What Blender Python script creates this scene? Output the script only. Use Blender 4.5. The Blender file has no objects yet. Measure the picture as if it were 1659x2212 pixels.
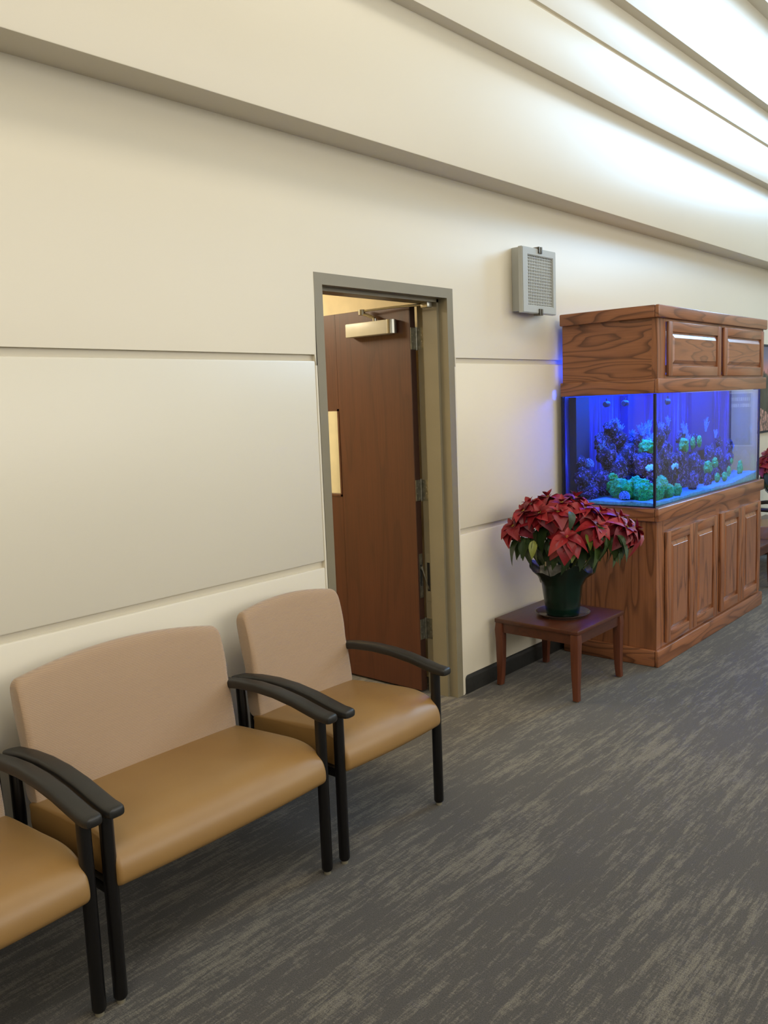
import bpy, bmesh, math, random
from mathutils import Vector, Matrix, noise
SC = bpy.context.scene
COL = SC.collection
R = math.radians
PI = math.pi

# ------------------------------------------------------------------ camera
cd = bpy.data.cameras.new('camera')
cam = bpy.data.objects.new('camera', cd)
COL.objects.link(cam)
cd.sensor_fit = 'HORIZONTAL'
cd.sensor_width = 36.0
cd.lens = 36.0 * 1822.04 / 1659.0
cd.clip_start = 0.05
cd.clip_end = 100
cr = Vector((0.65935214, -0.75083761, -0.03869942))
cu = Vector((0.12172497, 0.055816, 0.99099324))
cw = Vector((0.74191495, 0.6581242, -0.12819808))
cam.matrix_world = Matrix(((cr.x, cu.x, -cw.x, 0.0), (cr.y, cu.y, -cw.y, -2.67222),
                           (cr.z, cu.z, -cw.z, 1.61302), (0, 0, 0, 1)))
SC.camera = cam

# ------------------------------------------------------------------ exposure and lights
SC.view_settings.view_transform = 'Standard'
SC.view_settings.look = 'None'
SC.view_settings.gamma = 1.0
SC.view_settings.use_curve_mapping = False
SC.view_settings.exposure = -0.04
SC.cycles.transparent_max_bounces = 24
SC.cycles.max_bounces = 10
SC.cycles.diffuse_bounces = 5
SC.cycles.caustics_refractive = True
SC.cycles.sample_clamp_indirect = 6.0

w = bpy.data.worlds.new('world')
SC.world = w
w.use_nodes = True
bgn = w.node_tree.nodes['Background']
bgn.inputs[0].default_value = (0.80, 0.90, 1.0, 1)
bgn.inputs[1].default_value = 1.0

def area(name, loc, target, sx, sy, power, color, spread=180):
    l = bpy.data.lights.new(name, 'AREA')
    l.shape = 'RECTANGLE'
    l.size = sx
    l.size_y = sy
    l.energy = power
    l.color = color
    l.spread = R(spread)
    o = bpy.data.objects.new(name, l)
    COL.objects.link(o)
    o.location = loc
    d = Vector(target) - Vector(loc)
    o.rotation_euler = d.to_track_quat('-Z', 'Y').to_euler()
    return o

# daylight through the high end window
area('window_daylight', (13.9, -2.95, 6.38), (5.0, -1.9, 2.4), 3.7, 3.75, 600, (0.42, 0.69, 1.0))
# soft fill light added from the front side of the hall
area('front_fill_light', (5.0, -6.9, 3.1), (5.0, 0.0, 2.6), 10.0, 2.6, 235, (1.0, 0.93, 0.82))
# fill light added from the left, brightens the faces turned that way
area('left_fill_light', (-3.7, -3.6, 4.2), (4.0, -1.5, 1.6), 3.0, 3.0, 120, (1.0, 0.91, 0.76))
# warm ceiling fixtures of the waiting hall
for x, y, p in ((-1.8, -4.2, 150), (2.6, -4.2, 95), (7.0, -5.0, 70)):
    area('ceiling_fixture_light', (x, y, 8.30), (x, y + 0.6, 0), 2.6, 1.6, p, (1.0, 0.90, 0.74))
# fixture of the back room
area('back_room_light', (2.6, 1.7, 2.54), (2.6, 1.6, 0), 0.9, 0.5, 68, (1.0, 0.87, 0.62))
# aquarium lamps under the canopy
area('aquarium_lamp_light', (5.55, -0.33, 1.70), (5.55, -0.33, 0), 1.55, 0.22, 150, (0.004, 0.085, 1.0))
area('aquarium_glow_light', (5.55, -0.12, 1.80), (5.55, 1.0, 1.78), 1.6, 0.10, 4, (0.02, 0.06, 1.0))

# ------------------------------------------------------------------ materials
def srgb(r, g, b):
    f = lambda c: (c / 255 / 12.92) if c / 255 <= 0.04045 else ((c / 255 + 0.055) / 1.055) ** 2.4
    return (f(r), f(g), f(b), 1.0)

class NT:
    def __init__(s, name):
        s.m = bpy.data.materials.new(name)
        s.m.use_nodes = True
        s.n = s.m.node_tree.nodes
        s.l = s.m.node_tree.links
        s.p = s.n['Principled BSDF']
    def node(s, t, **kw):
        n = s.n.new(t)
        for k, v in kw.items():
            setattr(n, k, v)
        return n
    def put(s, sock, v):
        if hasattr(v, 'is_output'):
            s.l.new(v, sock)
        else:
            sock.default_value = v
    def coord(s, scale=(1, 1, 1), kind='Object', rot=(0, 0, 0)):
        tc = s.node('ShaderNodeTexCoord')
        mp = s.node('ShaderNodeMapping')
        mp.inputs['Scale'].default_value = scale
        mp.inputs['Rotation'].default_value = rot
        s.l.new(tc.outputs[kind], mp.inputs[0])
        return mp.outputs[0]
    def noise(s, vec, scale, detail=2, rough=0.5, dist=0.0):
        n = s.node('ShaderNodeTexNoise')
        n.inputs['Scale'].default_value = scale
        n.inputs['Detail'].default_value = detail
        n.inputs['Roughness'].default_value = rough
        n.inputs['Distortion'].default_value = dist
        s.l.new(vec, n.inputs['Vector'])
        return n.outputs['Fac']
    def ramp(s, fac, stops, interp='LINEAR'):
        n = s.node('ShaderNodeValToRGB')
        n.color_ramp.interpolation = interp
        e = n.color_ramp.elements
        while len(e) < len(stops):
            e.new(0.5)
        for el, (p, c) in zip(e, stops):
            el.position = p
            el.color = c
        s.l.new(fac, n.inputs[0])
        return n.outputs[0]
    def math(s, op, a, b=None, c=None):
        n = s.node('ShaderNodeMath', operation=op)
        s.put(n.inputs[0], a)
        if b is not None:
            s.put(n.inputs[1], b)
        if c is not None:
            s.put(n.inputs[2], c)
        return n.outputs[0]
    def mix(s, fac, a, b, blend='MIX'):
        n = s.node('ShaderNodeMix', data_type='RGBA', blend_type=blend)
        s.put(n.inputs[0], fac)
        s.put(n.inputs[6], a)
        s.put(n.inputs[7], b)
        return n.outputs[2]
    def bump(s, h, strength=0.2, dist=0.01):
        n = s.node('ShaderNodeBump')
        n.inputs['Strength'].default_value = strength
        n.inputs['Distance'].default_value = dist
        s.l.new(h, n.inputs['Height'])
        s.l.new(n.outputs[0], s.p.inputs['Normal'])
    def base(s, v):
        s.put(s.p.inputs['Base Color'], v)
    def set(s, **kw):
        for k, v in kw.items():
            s.put(s.p.inputs[k.replace('_', ' ')], v)
        return s

BLACK = (0, 0, 0, 1)
WHITE = (1, 1, 1, 1)

def simple(name, col, rough=0.5, metal=0.0, var=0.06, scale=6.0, bump=0.0, bscale=80, **kw):
    t = NT(name)
    v = t.coord()
    n = t.noise(v, scale, 3)
    d = tuple(c * (1 - var * 2) for c in col[:3]) + (1,)
    l = tuple(min(1, c * (1 + var)) for c in col[:3]) + (1,)
    t.base(t.ramp(n, [(0.3, d), (0.7, l)]))
    t.set(Roughness=rough, Metallic=metal, **kw)
    if bump:
        t.bump(t.noise(v, bscale, 2), bump, 0.002)
    return t.m

def wall_paint(name, col, rough=0.36):
    t = NT(name)
    v = t.coord()
    n = t.noise(v, 0.9, 3)
    d = tuple(c * 0.97 for c in col[:3]) + (1,)
    t.base(t.ramp(n, [(0.35, d), (0.65, col)]))
    t.set(Roughness=rough)
    # faint horizontal roller weave
    h = t.noise(t.coord((40, 40, 260)), 1.0, 3)
    t.bump(h, 0.10, 0.001)
    return t.m

def wood(name, light, mid, dark, axis=2, scale=1.0, lines=8.0, rough=0.35, line_amt=0.75, coat=0.0, off=0.0):
    """open grained board: contour loops of a stretched noise field plus fine pores; axis = grain direction"""
    t = NT(name)
    s = [7.5 * scale] * 3
    s[axis] = 1.0 * scale
    tc = t.node('ShaderNodeTexCoord')
    mp = t.node('ShaderNodeMapping')
    mp.inputs['Scale'].default_value = s
    mp.inputs['Location'].default_value = (off, off * 0.7, off * 1.3)
    t.l.new(tc.outputs['Object'], mp.inputs[0])
    f = t.noise(mp.outputs[0], 1.0, 1.6, 0.4, 0.12)
    fr = t.math('FRACT', t.math('MULTIPLY', f, lines))
    ln = t.ramp(fr, [(0.0, WHITE), (0.10, (0.75, 0.75, 0.75, 1)), (0.32, (0.18, 0.18, 0.18, 1)), (0.75, BLACK), (0.93, (0.2, 0.2, 0.2, 1)), (1.0, WHITE)])
    s2 = [170 * scale] * 3
    s2[axis] = 3.5 * scale
    pores = t.ramp(t.noise(t.coord(tuple(s2)), 1.0, 3, 0.7), [(0.42, BLACK), (0.66, WHITE)])
    broad = t.noise(t.coord((1.5, 1.5, 1.5)), 1.0, 2)
    c = t.mix(broad, light, mid)
    c = t.mix(t.math('MULTIPLY', ln, line_amt), c, dark)
    c = t.mix(t.math('MULTIPLY', pores, 0.30), c, dark)
    t.base(c)
    t.set(Roughness=rough)
    if coat:
        t.set(Coat_Weight=coat, Coat_Roughness=0.18)
    t.bump(t.math('ADD', ln, pores), 0.12, 0.0006)
    return t.m

OL, OM, OD = srgb(158, 104, 70), srgb(140, 88, 56), srgb(84, 50, 32)
M = {}
M['wall'] = wall_paint('cream_wall_paint', srgb(216, 208, 189))
M['wall_core'] = wall_paint('cream_wall_core', srgb(216, 208, 189), 0.5)
M['ceiling'] = simple('ceiling_white', srgb(225, 220, 205), 0.8)
M['back_room'] = simple('back_room_wall', srgb(226, 210, 170), 0.6)
M['frame'] = simple('olive_grey_frame_paint', srgb(127, 119, 98), 0.38, var=0.02)
M['oak_v'] = wood('oak_vertical', OL, OM, OD, 2)
M['oak_x'] = wood('oak_along_front', OL, OM, OD, 0, rough=0.30, coat=0.25)
M['oak_y'] = wood('oak_along_side', OL, OM, OD, 1, scale=1.0, lines=13, line_amt=0.9)
M['oak_panel'] = wood('oak_raised_panel', OL, OM, OD, 2, rough=0.28, coat=0.25, off=3.1)
M['oak_panel_x'] = wood('oak_canopy_panel', OL, OM, OD, 0, scale=1.6, rough=0.28, coat=0.25, off=5.7)
M['door'] = wood('door_veneer', srgb(92, 52, 32), srgb(78, 43, 27), srgb(48, 27, 18), 2, scale=0.8, lines=5, rough=0.42, line_amt=0.30)
M['door_edge'] = simple('door_edge_wood', srgb(52, 28, 18), 0.5)
M['cherry'] = wood('cherry_table', srgb(84, 45, 28), srgb(72, 38, 24), srgb(50, 26, 18), 0, lines=5, rough=0.35, line_amt=0.35)
M['cherry_leg'] = wood('cherry_leg', srgb(98, 52, 30), srgb(86, 44, 26), srgb(60, 30, 20), 2, lines=5, rough=0.38, line_amt=0.3)
M['black'] = simple('black_leg_metal', srgb(12, 10, 10), 0.34, var=0.05)
M['arm'] = simple('charcoal_arm_rubber', srgb(27, 26, 24), 0.42, var=0.05, bump=0.1, bscale=400)
M['glide'] = simple('clear_plastic_glide', srgb(112, 106, 90), 0.25)
M['metal'] = simple('brushed_metal', srgb(165, 162, 150), 0.28, 0.9)
M['hinge'] = simple('steel_hinge', srgb(140, 138, 126), 0.32, 0.85, var=0.15, scale=40)
M['closer'] = simple('closer_cover', srgb(214, 210, 194), 0.4)
M['rubber'] = simple('cove_base_rubber', srgb(40, 40, 38), 0.5, var=0.12, scale=60)
M['sconce'] = simple('grey_sconce_paint', srgb(168, 170, 166), 0.4, var=0.02)
M['clip'] = simple('sconce_clip_metal', srgb(120, 116, 108), 0.3, 0.8)
M['diffuser'] = simple('sconce_diffuser', srgb(246, 246, 242), 0.35)
M['dark'] = simple('dark_void', srgb(22, 20, 20), 0.7)
M['foil'] = simple('green_foil_wrap', srgb(4, 30, 20), 0.25, var=0.2, scale=14, bump=0.7, bscale=22)
M['foil_in'] = simple('foil_inside', srgb(150, 146, 138), 0.3, 0.4, var=0.25, scale=30)
M['soil'] = simple('potting_soil', srgb(34, 26, 20), 0.95, var=0.3, scale=60, bump=0.6)
M['saucer'] = simple('clear_saucer', srgb(88, 80, 76), 0.15)
M['stem'] = simple('plant_stem', srgb(92, 104, 52), 0.6)
M['cyathia'] = simple('yellow_flower_bud', srgb(190, 175, 60), 0.6)
M['silicone'] = simple('black_silicone', srgb(8, 10, 40), 0.4)
M['led'] = simple('lamp_housing', srgb(20, 20, 24), 0.4)

def vinyl():
    t = NT('tan_vinyl')
    v = t.coord()
    t.base(t.ramp(t.noise(v, 5, 3), [(0.3, srgb(134, 101, 56)), (0.7, srgb(140, 107, 60))]))
    t.set(Roughness=0.42, Coat_Weight=0.15, Coat_Roughness=0.45)
    vo = t.node('ShaderNodeTexVoronoi')
    vo.inputs['Scale'].default_value = 420
    t.l.new(v, vo.inputs['Vector'])
    t.bump(vo.outputs[0], 0.06, 0.0008)
    return t.m
M['vinyl'] = vinyl()

def fabric():
    t = NT('beige_woven_fabric')
    tc = t.node('ShaderNodeTexCoord')
    wv = t.node('ShaderNodeTexWave', wave_type='BANDS', bands_direction='Z')
    wv.inputs['Scale'].default_value = 62
    wv.inputs['Distortion'].default_value = 1.2
    wv.inputs['Detail'].default_value = 2
    wv.inputs['Detail Scale'].default_value = 6
    t.l.new(tc.outputs['Object'], wv.inputs['Vector'])
    fine = t.noise(t.coord((900, 900, 300)), 1.0, 2)
    big = t.noise(t.coord(), 4, 2)
    c = t.mix(big, srgb(164, 137, 108), srgb(156, 129, 101))
    c = t.mix(t.math('MULTIPLY', wv.outputs['Fac'], 0.35), c, srgb(122, 100, 82))
    c = t.mix(t.math('MULTIPLY', fine, 0.25), c, srgb(182, 160, 138))
    t.base(c)
    t.set(Roughness=0.9, Sheen_Weight=0.25)
    t.bump(t.math('ADD', wv.outputs['Fac'], fine), 0.35, 0.0012)
    return t.m
M['fabric'] = fabric()

def carpet():
    t = NT('streaked_carpet')
    big = t.noise(t.coord((0.8, 1.6, 1)), 1.0, 2)
    clump = t.noise(t.coord((1.6, 3.4, 1)), 1.0, 3, 0.6)
    st = t.noise(t.coord((3.0, 30, 1)), 1.0, 4, 0.68, 0.25)          # streaks run along the wall
    st2 = t.noise(t.coord((14, 110, 1)), 1.0, 3, 0.7, 0.3)
    ticks = t.noise(t.coord((150, 26, 1)), 1.0, 2, 0.6)
    speck = t.noise(t.coord((260, 260, 260)), 1.0, 2, 0.6)
    s = t.math('ADD', t.math('MULTIPLY', st, 0.48), t.math('MULTIPLY', st2, 0.34))
    s = t.math('ADD', s, t.math('MULTIPLY', ticks, 0.18))
    s = t.math('ADD', s, t.math('MULTIPLY', t.math('SUBTRACT', clump, 0.5), 0.30))
    light = t.ramp(s, [(0.495, BLACK), (0.55, (0.6, 0.6, 0.6, 1)), (0.61, WHITE)])
    c = t.mix(big, srgb(74, 69, 62), srgb(66, 63, 60))
    c = t.mix(light, c, srgb(112, 106, 94))
    c = t.mix(t.ramp(speck, [(0.38, WHITE), (0.56, BLACK)]), c, t.mix(0.6, c, srgb(40, 38, 35)))
    t.base(c)
    t.set(Roughness=0.95, Sheen_Weight=0.1)
    t.bump(t.math('ADD', speck, t.math('MULTIPLY', light, 0.5)), 0.5, 0.003)
    return t.m
M['carpet'] = carpet()

def leaf_mat(name, c1, c2, rough=0.5):
    t = NT(name)
    oi = t.node('ShaderNodeObjectInfo')
    n = t.noise(t.coord(), 22, 3)
    c = t.mix(oi.outputs['Random'], c1, c2)
    c = t.mix(t.math('MULTIPLY', n, 0.35), c, tuple(x * 0.55 for x in c1[:3]) + (1,))
    t.base(c)
    t.set(Roughness=rough, Transmission_Weight=0.0, Subsurface_Weight=0.0)
    t.bump(t.noise(t.coord((60, 60, 60)), 1.0, 2), 0.25, 0.002)
    return t.m
M['bract'] = leaf_mat('red_bract', srgb(116, 12, 26), srgb(152, 26, 34))
M['bract_dark'] = leaf_mat('dark_red_bract', srgb(90, 12, 28), srgb(112, 18, 34))
M['leaf'] = leaf_mat('green_leaf', srgb(34, 52, 22), srgb(58, 76, 30))
M['leaf_pale'] = leaf_mat('pale_green_leaf', srgb(112, 124, 50), srgb(128, 134, 60))

def glassy(name, tint=(1, 1, 1, 1), ior=1.5, rough=0.0, haze=0.0):
    """clear sheet: straight-through light plus Fresnel reflection"""
    t = NT(name)
    t.n.remove(t.p)
    tr = t.node('ShaderNodeBsdfTransparent')
    tr.inputs[0].default_value = tint
    gl = t.node('ShaderNodeBsdfGlossy')
    gl.inputs['Roughness'].default_value = rough
    fr = t.node('ShaderNodeFresnel')
    fr.inputs['IOR'].default_value = ior
    mx = t.node('ShaderNodeMixShader')
    geo = t.node('ShaderNodeNewGeometry')
    t.l.new(t.math('MULTIPLY', fr.outputs[0], t.math('SUBTRACT', 1.0, geo.outputs['Backfacing'])), mx.inputs[0])
    t.l.new(tr.outputs[0], mx.inputs[1])
    t.l.new(gl.outputs[0], mx.inputs[2])
    t.l.new(mx.outputs[0], t.n['Material Output'].inputs[0])
    return t.m
M['pane'] = glassy('aquarium_glass', (0.97, 0.99, 1.0, 1), 1.35, 0.02)
M['water_top'] = glassy('water_surface', (0.96, 0.98, 1.0, 1), 1.33)
def water():
    t = NT('water_body')
    t.n.remove(t.p)
    g = t.node('ShaderNodeBsdfGlass')
    g.inputs['IOR'].default_value = 1.33
    g.inputs['Roughness'].default_value = 0.0
    g.inputs['Color'].default_value = (0.93, 0.97, 1.0, 1)
    t.l.new(g.outputs[0], t.n['Material Output'].inputs[0])
    return t.m
M['water'] = water()

def tank_back():
    t = NT('aquarium_back_panel')
    n = t.noise(t.coord((22, 22, 1.6)), 1.0, 4, 0.65, 0.4)
    b = t.noise(t.coord((2.4, 2.4, 1.2)), 1.0, 2)
    c = t.ramp(n, [(0.38, srgb(8, 8, 44)), (0.50, srgb(14, 20, 96)), (0.58, srgb(30, 46, 160)), (0.70, srgb(110, 160, 230))])
    t.base(t.mix(t.ramp(b, [(0.35, BLACK), (0.65, WHITE)]), t.mix(0.45, c, srgb(14, 22, 80)), c))
    t.set(Roughness=0.6)
    return t.m
M['tank_back'] = tank_back()

def rock_mat():
    t = NT('live_rock')
    v = t.coord()
    n = t.noise(v, 42, 5, 0.75, 0.6)
    n2 = t.noise(v, 90, 3, 0.7)
    geo = t.node('ShaderNodeNewGeometry')
    sep = t.node('ShaderNodeSeparateXYZ')
    t.l.new(geo.outputs['Normal'], sep.inputs[0])
    c = t.ramp(n, [(0.46, srgb(8, 5, 12)), (0.55, srgb(20, 12, 36)), (0.61, srgb(130, 116, 210)), (0.68, srgb(30, 20, 56))])
    c = t.mix(t.ramp(n2, [(0.60, BLACK), (0.68, WHITE)]), c, srgb(190, 190, 250))
    t.base(c)
    t.set(Roughness=0.8)
    t.bump(t.math('ADD', n, n2), 0.9, 0.012)
    return t.m
M['rock'] = rock_mat()

def coral_mat(name, a, b, scale=120):
    t = NT(name)
    v = t.coord()
    vo = t.node('ShaderNodeTexVoronoi')
    vo.inputs['Scale'].default_value = scale
    t.l.new(v, vo.inputs['Vector'])
    t.base(t.mix(vo.outputs[0], b, a))
    t.set(Roughness=0.7)
    t.bump(vo.outputs[0], 0.8, 0.006)
    return t.m
M['moss'] = coral_mat('green_coral', srgb(6, 60, 12), srgb(30, 200, 40))
M['clam'] = coral_mat('cyan_clam', srgb(120, 255, 240), srgb(190, 255, 255), 60)
M['branch'] = coral_mat('blue_branch_coral', srgb(50, 90, 180), srgb(150, 220, 250), 160)
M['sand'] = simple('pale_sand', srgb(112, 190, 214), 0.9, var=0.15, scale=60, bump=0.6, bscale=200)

def landscape():
    """flat framed print: dusk sky, dark conifers, pale flower heads in the foreground"""
    t = NT('landscape_print')
    tc = t.node('ShaderNodeTexCoord')
    sep = t.node('ShaderNodeSeparateXYZ')
    t.l.new(tc.outputs['Generated'], sep.inputs[0])
    z = sep.outputs['Z']
    sky = t.ramp(z, [(0.55, srgb(196, 120, 104)), (0.72, srgb(176, 118, 118)), (0.86, srgb(104, 104, 132)), (1.0, srgb(76, 84, 108))])
    tree = t.math('ADD', t.math('MULTIPLY', t.noise(t.coord((14, 14, 3)), 1.0, 4, 0.7), 0.5), 0.42)
    m = t.math('LESS_THAN', z, tree)
    dark = t.ramp(t.noise(t.coord((30, 30, 10)), 1.0, 3), [(0.4, srgb(28, 32, 30)), (0.7, srgb(70, 78, 70))])
    c = t.mix(m, sky, dark)
    fl = t.ramp(t.noise(t.coord((45, 45, 16)), 1.0, 3, 0.7), [(0.48, srgb(60, 54, 52)), (0.56, srgb(196, 148, 136))])
    m2 = t.math('LESS_THAN', z, t.math('ADD', t.math('MULTIPLY', t.noise(t.coord((8, 8, 8)), 1.0, 2), 0.2), 0.14))
    t.base(t.mix(m2, c, fl))
    t.set(Roughness=0.35)
    return t.m
M['print'] = landscape()

# ------------------------------------------------------------------ mesh helpers
def finish(name, bm, mat, parent=None, loc=(0, 0, 0), rot=(0, 0, 0), smooth=True, angle=38, mats=None, recalc=True):
    if recalc:
        bmesh.ops.recalc_face_normals(bm, faces=bm.faces)
    if smooth:
        ca = R(angle)
        for f in bm.faces:
            f.smooth = True
        for e in bm.edges:
            if len(e.link_faces) == 2 and e.calc_face_angle(0) > ca:
                e.smooth = False
    me = bpy.data.meshes.new(name)
    bm.to_mesh(me)
    bm.free()
    for m in (mats or [mat]):
        me.materials.append(m)
    o = bpy.data.objects.new(name, me)
    COL.objects.link(o)
    o.location = loc
    o.rotation_euler = rot
    if parent:
        o.parent = parent
    return o

def inst(src, name, parent=None, loc=(0, 0, 0), rot=(0, 0, 0), scale=None):
    o = bpy.data.objects.new(name, src)
    COL.objects.link(o)
    o.location = loc
    o.rotation_euler = rot
    if scale:
        o.scale = scale
    if parent:
        o.parent = parent
    return o

def empty(name, loc=(0, 0, 0), rz=0):
    o = bpy.data.objects.new(name, None)
    o.empty_display_size = 0.1
    COL.objects.link(o)
    o.location = loc
    o.rotation_euler = (0, 0, rz)
    return o

def tag(o, label=None, cat=None, group=None, kind=None):
    if label: o['label'] = label
    if cat: o['category'] = cat
    if group: o['group'] = group
    if kind: o['kind'] = kind
    return o

def box(bm, x0, x1, y0, y1, z0, z1, bev=0.0, seg=2):
    vs = [bm.verts.new((x, y, z)) for x in (x0, x1) for y in (y0, y1) for z in (z0, z1)]
    idx = ((0, 1, 3, 2), (4, 6, 7, 5), (0, 4, 5, 1), (2, 3, 7, 6), (0, 2, 6, 4), (1, 5, 7, 3))
    fs = [bm.faces.new([vs[i] for i in f]) for f in idx]
    if bev:
        es = list({e for f in fs for e in f.edges})
        bmesh.ops.bevel(bm, geom=es, offset=bev, segments=seg, affect='EDGES', profile=0.5)
    return fs

def B(x0, x1, y0, y1, z0, z1, bev=0.0, seg=2):
    bm = bmesh.new()
    box(bm, x0, x1, y0, y1, z0, z1, bev, seg)
    return bm

def prism_xz(poly, y0, y1, bev=0.0):
    bm = bmesh.new()
    a = [bm.verts.new((x, y0, z)) for x, z in poly]
    b = [bm.verts.new((x, y1, z)) for x, z in poly]
    n = len(poly)
    f0 = bm.faces.new(a)
    bm.faces.new(b[::-1])
    for i in range(n):
        bm.faces.new((a[i], b[i], b[(i + 1) % n], a[(i + 1) % n]))
    if bev:
        bmesh.ops.bevel(bm, geom=list(f0.edges), offset=bev, segments=2, affect='EDGES', profile=0.5)
    return bm

def tube(bm, pts, rad, seg=12, cap=True, sx=1.0, sy=1.0, up=None):
    pts = [Vector(p) for p in pts]
    if not isinstance(rad, (list, tuple)):
        rad = [rad] * len(pts)
    rings = []
    for i, p in enumerate(pts):
        t = (pts[min(i + 1, len(pts) - 1)] - pts[max(i - 1, 0)]).normalized()
        ref = Vector(up) if up else (Vector((1, 0, 0)) if abs(t.x) < 0.9 else Vector((0, 1, 0)))
        a = t.cross(ref).normalized()
        b = a.cross(t).normalized()
        ring = []
        for k in range(seg):
            th = 2 * PI * k / seg
            ring.append(bm.verts.new(p + (a * math.cos(th) * sx + b * math.sin(th) * sy) * rad[i]))
        rings.append(ring)
    for r0, r1 in zip(rings, rings[1:]):
        for k in range(seg):
            bm.faces.new((r0[k], r0[(k + 1) % seg], r1[(k + 1) % seg], r1[k]))
    if cap:
        bm.faces.new(rings[0][::-1])
        bm.faces.new(rings[-1])
    return bm

def lathe(bm, prof, seg=32, c=(0, 0), wob=None):
    rings = []
    for j, (r, z) in enumerate(prof):
        ring = []
        for k in range(seg):
            th = 2 * PI * k / seg
            rr, zz = r, z
            if wob:
                rr, zz = wob(th, j, r, z)
            ring.append(bm.verts.new((c[0] + rr * math.cos(th), c[1] + rr * math.sin(th), zz)))
        rings.append(ring)
    for r0, r1 in zip(rings, rings[1:]):
        for k in range(seg):
            bm.faces.new((r0[k], r0[(k + 1) % seg], r1[(k + 1) % seg], r1[k]))
    return rings

def smoothprof(pts, n):
    """closed Catmull-Rom through pts"""
    out = []
    m = len(pts)
    for i in range(m):
        p0, p1, p2, p3 = (Vector(pts[(i + k) % m]) for k in (-1, 0, 1, 2))
        for k in range(n):
            t = k / n
            out.append(0.5 * ((2 * p1) + (p2 - p0) * t + (2 * p0 - 5 * p1 + 4 * p2 - p3) * t * t + (3 * p1 - p0 - 3 * p2 + p3) * t ** 3))
    return out

def loft_x(prof, x0, x1, rnd, nx=20, fn=None):
    """prof: closed (y,z) outline swept from x0 to x1, its ends rounded over by rnd; fn(x,t,y,z)->(y,z)"""
    bm = bmesh.new()
    cy = sum(p[0] for p in prof) / len(prof)
    cz = sum(p[1] for p in prof) / len(prof)
    st = []
    for k in range(6):
        a = PI / 2 * k / 5
        st.append((x0 + rnd * (1 - math.sin(a)), rnd * (1 - math.cos(a))))
    st = [(x0 + rnd * (1 - math.cos(PI / 2 * k / 5)), rnd * (1 - math.sin(PI / 2 * k / 5))) for k in range(6)]
    st += [(x0 + rnd + (x1 - x0 - 2 * rnd) * k / nx, 0.0) for k in range(1, nx)]
    st += [(x1 - rnd * (1 - math.cos(PI / 2 * k / 5)), rnd * (1 - math.sin(PI / 2 * k / 5))) for k in range(5, -1, -1)]
    rings = []
    for x, ins in st:
        ring = []
        t = (x - x0) / (x1 - x0)
        for y, z in prof:
            d = Vector((cy - y, cz - z))
            L = d.length
            q = Vector((y, z)) + d / max(L, 1e-6) * min(ins, L * 0.8)
            yy, zz = (fn(x, t, q.x, q.y) if fn else (q.x, q.y))
            ring.append(bm.verts.new((x, yy, zz)))
        rings.append(ring)
    n = len(prof)
    for a, b in zip(rings, rings[1:]):
        for k in range(n):
            bm.faces.new((a[k], a[(k + 1) % n], b[(k + 1) % n], b[k]))
    bm.faces.new(rings[0][::-1])
    bm.faces.new(rings[-1])
    return bm

# ------------------------------------------------------------------ room shell
XL, XR = -4.0, 14.0          # ends of the hall
DL, DR, DH = 2.614, 3.612, 2.184   # door frame outer edges
G1, G2 = (0.893, 0.921), (1.806, 1.837)

f = finish('floor', B(XL - 0.2, XR + 0.2, -7.2, 3.2, -0.1, 0.0), M['carpet'], smooth=False)
tag(f, kind='structure')

core = bmesh.new()
box(core, XL, DL, 0.02, 0.2, 0, 8.5)
box(core, DR, XR, 0.02, 0.2, 0, 8.5)
box(core, DL, DR, 0.02, 0.2, DH, 8.5)
wb = finish('wall_back', core, M['wall_core'], smooth=False)
tag(wb, kind='structure')
BV = 0.007
def panel(bm):
    return finish('wall_panel', bm, M['wall'], wb)
for xa, xb in ((XL, DL - 0.012), (DR + 0.012, XR)):
    panel(B(xa, xb, 0, 0.021, -0.0, G1[0], BV))
    panel(B(xa, xb, 0, 0.021, G1[1], G2[0], BV))
panel(prism_xz([(XL, G2[1]), (DL - 0.012, G2[1]), (DL - 0.012, G2[0] - 0.02), (DL - 0.002, G2[0] - 0.02), (DL - 0.002, DH + 0.003), (DR + 0.002, DH + 0.003), (DR + 0.002, G2[0] - 0.02),
                (DR + 0.012, G2[0] - 0.02), (DR + 0.012, G2[1]), (XR, G2[1]), (XR, 2.735), (XL, 2.735)], 0, 0.021, 0.004))
for xa in (DL - 0.0125, DR + 0.002):
    finish('wall_panel', B(xa, xa + 0.0105, 0.0, 0.021, 0, G2[0] - 0.02), M['wall'], wb, smooth=False)
# stepped bands above the soffit
panel(B(XL, XR, -0.165, 0.021, 2.729, 3.35, 0.004))
panel(B(XL, XR, -0.235, 0.021, 3.34, 3.634, 0.004))
finish('wall_panel', B(XL, XR, -0.215, 0.021, 3.630, 3.660), M['wall'], wb, smooth=False)
panel(B(XL, XR, -0.235, 0.021, 3.656, 3.92, 0.004))
panel(B(XL, XR, -0.300, 0.021, 3.91, 4.56, 0.004))
panel(B(XL, XR, -0.400, 0.021, 4.55, 5.2, 0.004))
panel(B(XL, XR, -0.480, 0.021, 5.19, 8.5, 0.004))

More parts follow.
